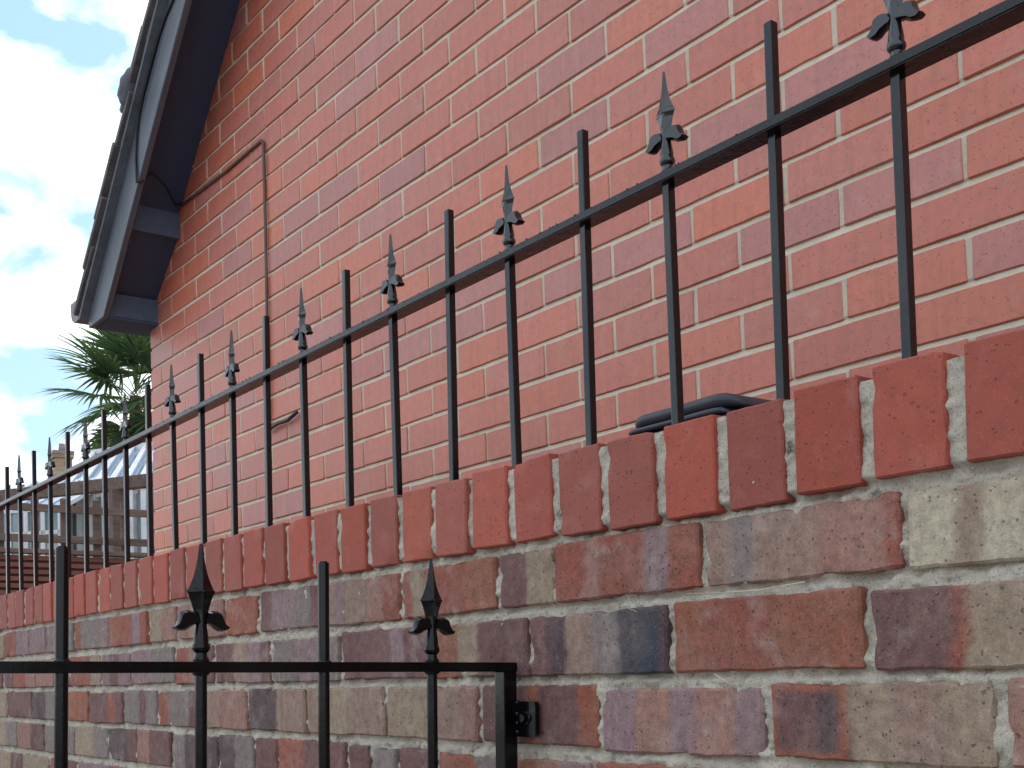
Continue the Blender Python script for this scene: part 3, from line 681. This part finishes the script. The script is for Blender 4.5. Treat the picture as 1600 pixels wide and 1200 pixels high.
# lumps of blistered paint and weld along the rail
rr = random.Random(4)
bm = bmesh.new()
for _ in range(260):
    x = rr.choice((rr.gauss(-1.15, 0.16), rr.gauss(-1.95, 0.2), rr.gauss(-2.5, 0.15), rr.uniform(-4, -0.6)))
    q = rr.uniform(0.0006, 0.0017)
    g_ = bmesh.ops.create_icosphere(bm, subdivisions=1, radius=q, matrix=Matrix.Translation((x, DB - 0.0146 + rr.uniform(-0.0004, 0.003), ZR + RT / 2 - rr.uniform(-0.0006, 0.0035))))
lump = bm_obj('paint_blisters', bm, M_RAIL, None, True); local(lump, rg); lump['kind'] = 'stuff'

gate = empty('iron_gate', (-1.209, 0.8948 - 0.0255, 0.0)); gate.rotation_euler = (-0.0203, 0, 0)
tag(gate, 'glossy black iron gate hung from a plate on the old brick wall', 'gate')
GZ = 0.0048 + H                                     # rail centre at the hung end
beam('rail', (0, -1.02, GZ), (0, 0.0102, GZ), 0.024, 0.0115, M_GATE, gate, bevel=0.001)
beam('rail', (0, -1.02, 0.09), (0, 0.0, 0.09), 0.024, 0.0105, M_GATE, gate, bevel=0.001)
st = box('stile', -0.010, 0.010, -0.010, 0.010, 0.04, GZ - 0.0054, M_GATE, gate, 0.0012)
st = box('stile', -0.008, 0.008, -1.03, -1.014, 0.04, GZ + 0.0054, M_GATE, gate, 0.0012)
gfin = spear_mesh('gate_finial', M_GATE)
g_plain = round_bar('gate_plain', 0.0065, GZ + 0.1195 - 0.09, M_GATE); g_stile = round_bar('gate_post', 0.0062, GZ + 0.1195 - 0.09, M_GATE); g_short = round_bar('gate_short', 0.0063, GZ - 0.09, M_GATE)
bm = bmesh.new(); bmesh.ops.create_icosphere(bm, subdivisions=2, radius=0.0098)
for v in bm.verts: v.co.z *= 0.62
weld = bpy.data.meshes.new('weld'); bm.to_mesh(weld); bm.free(); weld.materials.append(M_GATE); weld.polygons.foreach_set('use_smooth', [True] * len(weld.polygons))
for j, (yy_, kind) in enumerate(((-0.1096, 'f'), (-0.2544, 'p'), (-0.3990, 'f'), (-0.5423, 'p'), (-0.6870, 'f'), (-0.8310, 'p'), (-0.9500, 'f'))):
    b = bpy.data.objects.new('bar', g_short if kind == 'f' else g_plain); link(b, gate); b.location = (0, yy_, 0.09)
    w_ = bpy.data.objects.new('weld', weld); link(w_, b); w_.location = (0, 0, GZ + (0.0040 if kind == 'p' else -0.0048) - 0.09)
    if kind == 'f':
        s = bpy.data.objects.new('finial', gfin); link(s, b); s.location = (0, 0, GZ + 0.0052 - 0.09); s.rotation_euler = (0, 0, math.pi / 2)
# fixing plate against the wall face, with its bolt
pp = [(-0.008, GZ - 0.0428), (-0.008, GZ - 0.0868)]
for cx_, cz_, a0 in ((0.0410, GZ - 0.0808, -90), (0.0410, GZ - 0.0488, 0)):
    pp += [(cx_ + 0.006 * math.cos(math.radians(a0 + 90 * q / 5)), cz_ + 0.006 * math.sin(math.radians(a0 + 90 * q / 5))) for q in range(6)]
pl = prism_y('fixing_plate', pp, D2 - 0.8948 - 0.0105, D2 - 0.8948 - 0.0035, M_GATE, gate)
for z_ in (0.0445, 0.0585, 0.070, 0.081):
    bm = bmesh.new(); bmesh.ops.create_icosphere(bm, subdivisions=2, radius=0.0036)
    w_ = bm_obj('weld', bm, M_GATE, pl, True); w_.location = (0.0110, D2 - 0.8948 - 0.011, GZ - z_)
bm = bmesh.new(); bmesh.ops.create_cone(bm, cap_ends=True, segments=24, radius1=0.0098, radius2=0.0090, depth=0.0022, matrix=Matrix.Rotation(math.pi / 2, 4, 'X'))
wsh = bm_obj('washer', bm, M_GATE, pl); wsh.location = (0.0270, D2 - 0.8948 - 0.0116, GZ - 0.0635)
bm = bmesh.new(); bmesh.ops.create_cone(bm, cap_ends=True, segments=6, radius1=0.0066, radius2=0.0060, depth=0.005, matrix=Matrix.Rotation(math.pi / 2, 4, 'X'))
bmesh.ops.bevel(bm, geom=list(bm.edges), offset=0.0006, segments=1, affect='EDGES')
blt = bm_obj('bolt', bm, M_GATE, pl); blt.location = (0.0270, D2 - 0.8948 - 0.0150, GZ - 0.0635)

# ------------------------------------------------------------------ bin behind the wall
BX, BYC = -1.195, 1.355
wb = empty('refuse_bin', (BX, BYC, ZYARD)); tag(wb, 'dark grey plastic bin with a ribbed lid between wall and house', 'bin')
def rslab(name, x0, x1, y0, y1, z0, z1, hump, mat, parent, rad=0.03):
    """rounded slab, its top bowed up towards x1 by hump"""
    nxx = 20; V = []; F = []; cs = 12; ny = []
    sec = []
    for s in range(4):
        for q in range(4):
            t = math.pi / 2 * (s + q / 3.0); sec.append((math.cos(t), math.sin(t), s))
    for i in range(nxx + 1):
        u = i / nxx; x = x0 + (x1 - x0) * u
        e = min(u, 1 - u) * (x1 - x0); ins = rad - math.sqrt(max(0, rad * rad - max(0, rad - e) ** 2)) if e < rad else 0
        hh = hump * math.exp(-((u - 0.80) / 0.20) ** 2)
        ya, yb = y0 + ins, y1 - ins; za, zb = z0, z1 + hh - ins * 0.45; rr_ = min(0.016, (zb - za) * 0.49)
        cxs = ((yb - rr_, zb - rr_), (ya + rr_, zb - rr_), (ya + rr_, za + rr_), (yb - rr_, za + rr_))
        for c_, s_, q in sec:
            V.append((x, cxs[q][0] + rr_ * c_, cxs[q][1] + rr_ * s_))
    n = len(sec)
    for i in range(nxx):
        for q in range(n): F.append((i * n + q, i * n + (q + 1) % n, (i + 1) * n + (q + 1) % n, (i + 1) * n + q))
    F.append(tuple(range(n))[::-1]); F.append(tuple(nxx * n + q for q in range(n)))
    o = mesh_obj(name, V, F, mat, None, True); local(o, parent); return o
lid = rslab('lid', -1.322, -1.108, 1.215, 1.50, 0.3545 + H, 0.3730 + H, 0.002, M_BIN, wb, 0.034)
rim = rslab('lid_rim', -1.326, -1.120, 1.212, 1.51, 0.3450 + H, 0.3535 + H, 0.001, M_BIN, wb, 0.02)
bm = bmesh.new(); bm_box(bm, -1.318, -1.12, 1.218, 1.49, 0.29 + H, 0.3435 + H, 0.008); local(bm_obj('body_rim', bm, M_BIN), wb)
bm = bmesh.new(); vs = [bm.verts.new(p) for p in ((-1.28, 1.26, ZYARD), (-1.15, 1.26, ZYARD), (-1.15, 1.46, ZYARD), (-1.28, 1.46, ZYARD), (-1.31, 1.232, 0.289 + H), (-1.125, 1.232, 0.289 + H), (-1.125, 1.48, 0.289 + H), (-1.31, 1.48, 0.289 + H))]
for q in ((0, 3, 2, 1), (4, 5, 6, 7), (0, 1, 5, 4), (1, 2, 6, 5), (2, 3, 7, 6), (3, 0, 4, 7)): bm.faces.new([vs[i] for i in q])
bmesh.ops.bevel(bm, geom=list(bm.edges), offset=0.012, segments=2, affect='EDGES'); local(bm_obj('body', bm, M_BIN), wb)

# ------------------------------------------------------------------ dry straw caught in the mortar
def straw(pts, r, label):
    tag(tube('straw', pts, r, M_STRAW, None, 5), label, 'straw', 'bits of dry straw in the mortar')
straw([(-0.905, D2 - 0.004, 0.0757 + H), (-0.86, D2 - 0.006, 0.0735 + H), (-0.80, D2 - 0.007, 0.0725 + H), (-0.745, D2 - 0.006, 0.0765 + H)], 0.0008, 'long dry straw lying in the joint under the pinkish grey brick')
straw([(-1.032, D2 - 0.002, 0.0715 + H), (-1.012, D2 - 0.006, 0.070 + H), (-0.995, D2 - 0.007, 0.0665 + H), (-0.982, D2 - 0.004, 0.0612 + H)], 0.0007, 'short bent straw under the red brick with the pale patch')
straw([(-0.868, D2 - 0.004, -0.0095 + H), (-0.852, D2 - 0.008, -0.0160 + H), (-0.838, D2 - 0.006, -0.0240 + H)], 0.0009, 'pale straw at the upper right corner of the lilac brick')

# ------------------------------------------------------------------ beyond the house: fence, trellis, glasshouses, palm, far roof
def ray(d, v): return Vector((v[0] * d, v[1] * d, v[2] * d + H))
FX = -6.5
sf = empty('slatted_fence', (FX, 2.2, ZYARD)); tag(sf, 'red brown fence of narrow horizontal slats beyond the railing', 'fence')
FY0, FY1 = 1.20, 4.6; FTOP = 0.693 + H
o = box('cap_rail', FX - 0.03, FX + 0.03, FY0, FY1, FTOP - 0.012, FTOP + 0.012, M_TRELLIS, None, 0.003); local(o, sf)
z = FTOP - 0.034; ns = 0
while z > ZYARD + 0.05:
    o = box('slat', FX - 0.008, FX + 0.008, FY0, FY1, z - 0.0115, z + 0.0115, M_SLAT); local(o, sf); z -= 0.0365; ns += 1
for y in (1.3, 2.9, 4.4):
    o = box('post', FX - 0.05, FX - 0.009, y - 0.03, y + 0.03, ZYARD - 0.02, FTOP - 0.0125, M_TRELLIS); local(o, sf)
o = box('backing', FX - 0.075, FX - 0.055, FY0, FY1, ZYARD, FTOP - 0.02, M_TRELLIS); local(o, sf)
tl = empty('trellis', (FX - 0.12, 2.2, ZYARD)); tag(tl, 'weathered brown timber trellis rising above the slatted fence', 'trellis')
TX = FX - 0.12
for zc in (0.775, 0.940):
    o = box('trellis_rail', TX, TX + 0.022, FY0, FY1, zc + H - 0.02, zc + H + 0.02, M_TRELLIS, None, 0.002); local(o, tl)
for y in (1.44, 1.60, 1.775, 1.925, 2.095, 2.245, 2.395, 2.55, 2.71, 2.87, 3.1, 3.4, 3.7):
    y_ = y * (abs(TX) / 6.5)
    o = box('trellis_upright', TX - 0.024, TX - 0.002, y_ - 0.019, y_ + 0.019, ZYARD - 0.02, 1.00 + H, M_TRELLIS, None, 0.002); local(o, tl)
pg = empty('pergola_beam', ray(8.4, (-1.031, .284, 0)) + Vector((0, 0, ZYARD - H))); tag(pg, 'grey brown timber beam on posts in front of the glass roof', 'pergola')
bl = ray(8.42, (-1.06, .246, .1528)); br = ray(7.85, (-0.9742, .3592, .1676)); br.z = bl.z = 1.31 + H
bl2 = bl.copy(); br2 = br + (br - bl) * 0.3
o = beam('beam', bl2, br2, 0.05, 0.085, M_TRELLIS, None, bevel=0.004); local(o, pg)
for t_ in (0.02, 0.62, 0.98):
    p = bl2.lerp(br2, t_); o = box('post', p.x - 0.04, p.x + 0.04, p.y - 0.04, p.y + 0.04, ZYARD - 0.02, p.z - 0.043, M_TRELLIS); local(o, pg)
# conservatory with a sloping clear roof
cv = empty('conservatory', ray(9.4, (-.99, .335, 0)) + Vector((0, 0, ZYARD - H))); tag(cv, 'white framed conservatory with a sloping blue glass roof beside the house', 'conservatory')
E1 = ray(9.3, (-1.0156, .3041, .1637)); E2 = ray(9.0, (-.9700, .3640, .1637)); E2.z = E1.z
T1 = ray(11.6, (-1.0015, .3210, .1843)); T2 = ray(11.2, (-.9600, .3740, .205)); T2.z = T1.z = 2.20 + H
eu = (E2 - E1)
def rp(u, w, dz=0.0): return E1.lerp(E2, u).lerp(T1.lerp(T2, u), w) + Vector((0, 0, dz))
NP = 6
for i in range(NP):
    a, b = i / NP + 0.012, (i + 1) / NP - 0.012
    q = [rp(a, 0.01), rp(b, 0.01), rp(b, 0.99), rp(a, 0.99)]
    o = mesh_obj('roof_pane', q + [p - Vector((0, 0, 0.016)) for p in q], [(0, 1, 2, 3), (7, 6, 5, 4), (0, 4, 5, 1), (1, 5, 6, 2), (2, 6, 7, 3), (3, 7, 4, 0)], M_POLY); local(o, cv)
for i in range(NP + 1):
    o = beam('glazing_bar', rp(i / NP, 0.0, 0.012), rp(i / NP, 1.0, 0.012), 0.04, 0.045, M_UPVC); local(o, cv)
o = beam('ridge', rp(-0.01, 1.0), rp(1.01, 1.0), 0.07, 0.08, M_UPVC); local(o, cv)
o = beam('eaves_beam', rp(-0.01, 0.0, -0.04), rp(1.01, 0.0, -0.04), 0.07, 0.07, M_UPVC); local(o, cv)
back = (T1 - E1); back.z = 0
def wp(u, z, off=0.0): p = E1.lerp(E2, u); return Vector((p.x, p.y, z)) + back.normalized() * off
zw = E1.z - 0.08
for i in range(8):
    u = i / 7; o = beam('mullion', wp(u, ZYARD), wp(u, zw), 0.055, 0.05, M_UPVC, None, up=tuple(eu.normalized())); local(o, cv)
    if i < 7:
        a, b = u + 0.022, u + 1 / 7 - 0.022
        for (z0_, z1_) in ((ZYARD + 0.7, ZYARD + 1.42), (ZYARD + 1.47, zw - 0.02)):
            q = [wp(a, z0_, 0.02), wp(b, z0_, 0.02), wp(b, z1_, 0.02), wp(a, z1_, 0.02)]
            o = mesh_obj('pane', q + [p + back.normalized() * 0.01 for p in q], [(0, 1, 2, 3), (7, 6, 5, 4), (0, 4, 5, 1), (1, 5, 6, 2), (2, 6, 7, 3), (3, 7, 4, 0)], M_GLASS); local(o, cv)
        q = [wp(a, ZYARD, 0.015), wp(b, ZYARD, 0.015), wp(b, ZYARD + 0.68, 0.015), wp(a, ZYARD + 0.68, 0.015)]
        o = mesh_obj('base_panel', q + [p + back.normalized() * 0.03 for p in q], [(0, 1, 2, 3), (7, 6, 5, 4), (0, 4, 5, 1), (1, 5, 6, 2), (2, 6, 7, 3), (3, 7, 4, 0)], M_UPVC); local(o, cv)
for z_ in (ZYARD + 0.69, ZYARD + 1.445):
    o = beam('transom', wp(0, z_, 0.0), wp(1, z_, 0.0), 0.045, 0.045, M_UPVC); local(o, cv)
q = [wp(0, ZYARD, 1.6), wp(1, ZYARD, 1.6), wp(1, zw + 0.4, 1.6), wp(0, zw + 0.4, 1.6)]
o = mesh_obj('back_wall', q + [p + back.normalized() * 0.1 for p in q], [(0, 1, 2, 3), (7, 6, 5, 4), (0, 4, 5, 1), (1, 5, 6, 2), (2, 6, 7, 3), (3, 7, 4, 0)], M_RENDER); local(o, cv)
# small greenhouse on the left
gh = empty('greenhouse', ray(9.0, (-1.036, .279, 0)) + Vector((0, 0, ZYARD - H))); tag(gh, 'small white framed greenhouse seen between the leftmost railing bars', 'greenhouse')
A = ray(9.0, (-1.062, .2430, .1440)); B = ray(8.8, (-1.0200, .2990, .1440)); B.z = A.z = 1.285 + H
gd = (B - A); gn = Vector((-gd.y, gd.x, 0)).normalized()
if gn.x > 0: gn = -gn
def gpnt(u, z, off=0.0): p = A.lerp(B, u); return Vector((p.x, p.y, z)) + gn * off
def pane(nm, q, th, mat, par):
    nn = (q[1] - q[0]).cross(q[3] - q[0]).normalized() * th
    o = mesh_obj(nm, q + [p + nn for p in q], [(0, 1, 2, 3), (7, 6, 5, 4), (0, 4, 5, 1), (1, 5, 6, 2), (2, 6, 7, 3), (3, 7, 4, 0)], mat); local(o, par)
for i in range(6):
    u = i / 5; o = beam('upright', gpnt(u, ZYARD), gpnt(u, A.z), 0.035, 0.035, M_UPVC, None, up=tuple(gd.normalized())); local(o, gh)
    o = beam('roof_bar', gpnt(u, A.z), gpnt(u, A.z + 0.34, 0.7), 0.03, 0.03, M_UPVC); local(o, gh)
    if i < 5:
        a, b = u + 0.012, u + 0.188
        pane('pane', [gpnt(a, ZYARD + 0.5), gpnt(b, ZYARD + 0.5), gpnt(b, A.z - 0.19), gpnt(a, A.z - 0.19)], 0.006, M_GLASS, gh)
        pane('pane', [gpnt(a, A.z - 0.16), gpnt(b, A.z - 0.16), gpnt(b, A.z - 0.02), gpnt(a, A.z - 0.02)], 0.006, M_GLASS, gh)
        pane('roof_pane', [gpnt(a, A.z + 0.01, 0.02), gpnt(b, A.z + 0.01, 0.02), gpnt(b, A.z + 0.33, 0.68), gpnt(a, A.z + 0.33, 0.68)], 0.006, M_POLY, gh)
for z_ in (A.z, A.z - 0.175, ZYARD + 0.48): o = beam('rail', gpnt(0, z_), gpnt(1, z_), 0.035, 0.03, M_UPVC); local(o, gh)
# far house: slate roof, ridge tiles, chimney
fh = empty('far_house', ray(25, (-1.03, .28, 0)) + Vector((0, 0, -H))); tag(fh, 'distant house with a slate roof and toothed ridge behind the trellis', 'house')
def fr(d, px): return px
RA = ray(25, (-1.0900, .2050, .1592)); RB = ray(25, (-.9900, .3380, .1592)); RA.z = RB.z = 25 * .1588 + H
EA = ray(22.5, (-1.0900, .2050, .13)); EB = ray(22.5, (-.9900, .3380, .13)); EA.z = EB.z = 2.75 + H
q = [EA, EB, RB, RA]; nn = Vector((-0.9, 0.3, 0)) * 2.6
BA, BB = RA + (RA - EA) * 1.0, RB + (RB - EB) * 1.0; BA.z = BB.z = EA.z
o = mesh_obj('roof', [EA, EB, RB, RA, BA, BB], [(0, 1, 2, 3), (3, 2, 5, 4), (0, 3, 4), (1, 5, 2), (0, 4, 5, 1)], M_SLATE); local(o, fh)
for i in range(28):
    t_ = (i + 0.5) / 28; p = RA.lerp(RB, t_); rdx = (RB - RA).normalized()
    o = beam('ridge_tile', p - rdx * 0.065 + Vector((0, 0, 0.03)), p + rdx * 0.065 + Vector((0, 0, 0.03)), 0.2, 0.08, M_SLATE); local(o, fh)
    if i % 2 == 0:
        o = box('ridge_crest', p.x - 0.03, p.x + 0.03, p.y - 0.03, p.y + 0.03, p.z + 0.07, p.z + 0.19, M_SLATE, None, 0.01); local(o, fh)
wa = [EA.lerp(BA, 0.08), EB.lerp(BB, 0.08), EB.lerp(BB, 0.92), EA.lerp(BA, 0.92)]
o = mesh_obj('wall', [Vector((p.x, p.y, 0)) for p in wa] + [Vector((p.x, p.y, EA.z + 0.02)) for p in wa], [(0, 1, 5, 4), (1, 2, 6, 5), (2, 3, 7, 6), (3, 0, 4, 7)], M_RENDER); local(o, fh)
ch = empty('chimney_stack', ray(23.5, (-1.0175, .3000, 0)) + Vector((0, 0, 0.10 * 23.5))); tag(ch, 'buff brick chimney stack with a dark cap on the far roof', 'chimney')
cxy = ray(23.5, (-1.0175, .3000, .19)); ang = math.atan2(RB.y - RA.y, RB.x - RA.x)
def chbox(nm, w, d, z0_, z1_, mat, bev=0.01):
    bm = bmesh.new(); bm_box(bm, -w / 2, w / 2, -d / 2, d / 2, z0_, z1_, bev); o = bm_obj(nm, bm, mat, ch); o.rotation_euler = (0, 0, ang + 0.5); return o
zb0 = 23.5 * 0.10 + H
ch.location = (cxy.x, cxy.y, zb0); top = 23.5 * .1925 + H - zb0
chbox('shaft', 0.32, 0.32, 0.0, top - 0.14, M_CHIM); chbox('oversail', 0.38, 0.38, top - 0.14, top - 0.07, M_CHIM); chbox('cap', 0.40, 0.40, top - 0.07, top, M_POT)
bm = bmesh.new(); bmesh.ops.create_cone(bm, cap_ends=True, segments=14, radius1=0.075, radius2=0.06, depth=0.16, matrix=Matrix.Translation((0, 0, top + 0.08))); bm_obj('chimney_pot', bm, M_POT, ch, True)
# fan palm
PB = ray(14.0, (-.9785, .3490, 0)); palm = empty('fan_palm', (PB.x, PB.y, ZYARD)); tag(palm, 'green fan palm with drooping leaf tips under the eaves corner', 'palm tree')
crown = Vector((0, 0, 14.0 * 0.237 + H - ZYARD))
tube('trunk', [(0, 0, 0), (0.01, 0.02, crown.z * 0.4), (-0.02, 0.0, crown.z * 0.75), (0, 0, crown.z)], [0.13, 0.11, 0.10, 0.07], M_TRUNK, palm, 10)
def frond_mesh(seed):
    r = random.Random(seed); V = []; F = []; pet = 0.34
    def strip(pts, wid, up):
        o0 = len(V)
        for i, p in enumerate(pts):
            d = (pts[min(i + 1, len(pts) - 1)] - pts[max(i - 1, 0)]).normalized(); s = d.cross(up).normalized(); w = wid[i]
            V.append(p - s * w + up * w * 0.35); V.append(p - up * w * 0.15); V.append(p + s * w + up * w * 0.35)
        for i in range(len(pts) - 1):
            a = o0 + i * 3; F.append((a, a + 1, a + 4, a + 3)); F.append((a + 1, a + 2, a + 5, a + 4))
    up = Vector((0, 0, 1))
    strip([Vector((pet * t, 0, 0.05 * math.sin(t * 2))) for t in (0, 0.35, 0.7, 1.0)], [0.012, 0.010, 0.009, 0.008], up)
    hub = Vector((pet, 0, 0.05 * math.sin(2))); n = 34
    for i in range(n):
        th = math.radians(-118 + 236 * i / (n - 1) + r.uniform(-2.5, 2.5)); L = (0.50 + 0.12 * math.cos(th * 0.6)) * r.uniform(0.88, 1.05)
        d = Vector((math.cos(th), math.sin(th), 0.10 + 0.12 * math.cos(th * 2))); droop = r.uniform(0.10, 0.30)
        pts = []
        for t in (0.0, 0.25, 0.5, 0.7, 0.86, 1.0):
            p = hub + d * (L * t); p.z -= droop * max(0, t - 0.42) ** 1.6 * 0.9 * L / 0.5; pts.append(p)
        strip(pts, [0.003, 0.014, 0.0165, 0.0125, 0.007, 0.001], up)
    me = bpy.data.meshes.new('frond'); me.from_pydata(V, [], F); me.update(); me.materials.append(M_LEAF); return me
fm = [frond_mesh(i) for i in range(4)]
rr = random.Random(12)
for i in range(22):
    az = i * 2.399 + rr.uniform(-0.2, 0.2); el = math.radians((72, 45, 20, -5, -32, -55)[i % 6] + rr.uniform(-10, 10))
    f_ = bpy.data.objects.new('frond', rr.choice(fm)); link(f_, palm); f_.location = crown + Vector((0, 0, (0.06, 0.03, 0, -0.05, -0.10, -0.16)[i % 6]))
    f_.rotation_euler = (rr.uniform(-0.5, 0.5), -el, az); f_.scale = (1.15, 1.15, 1.15)
scene.render.film_transparent = False
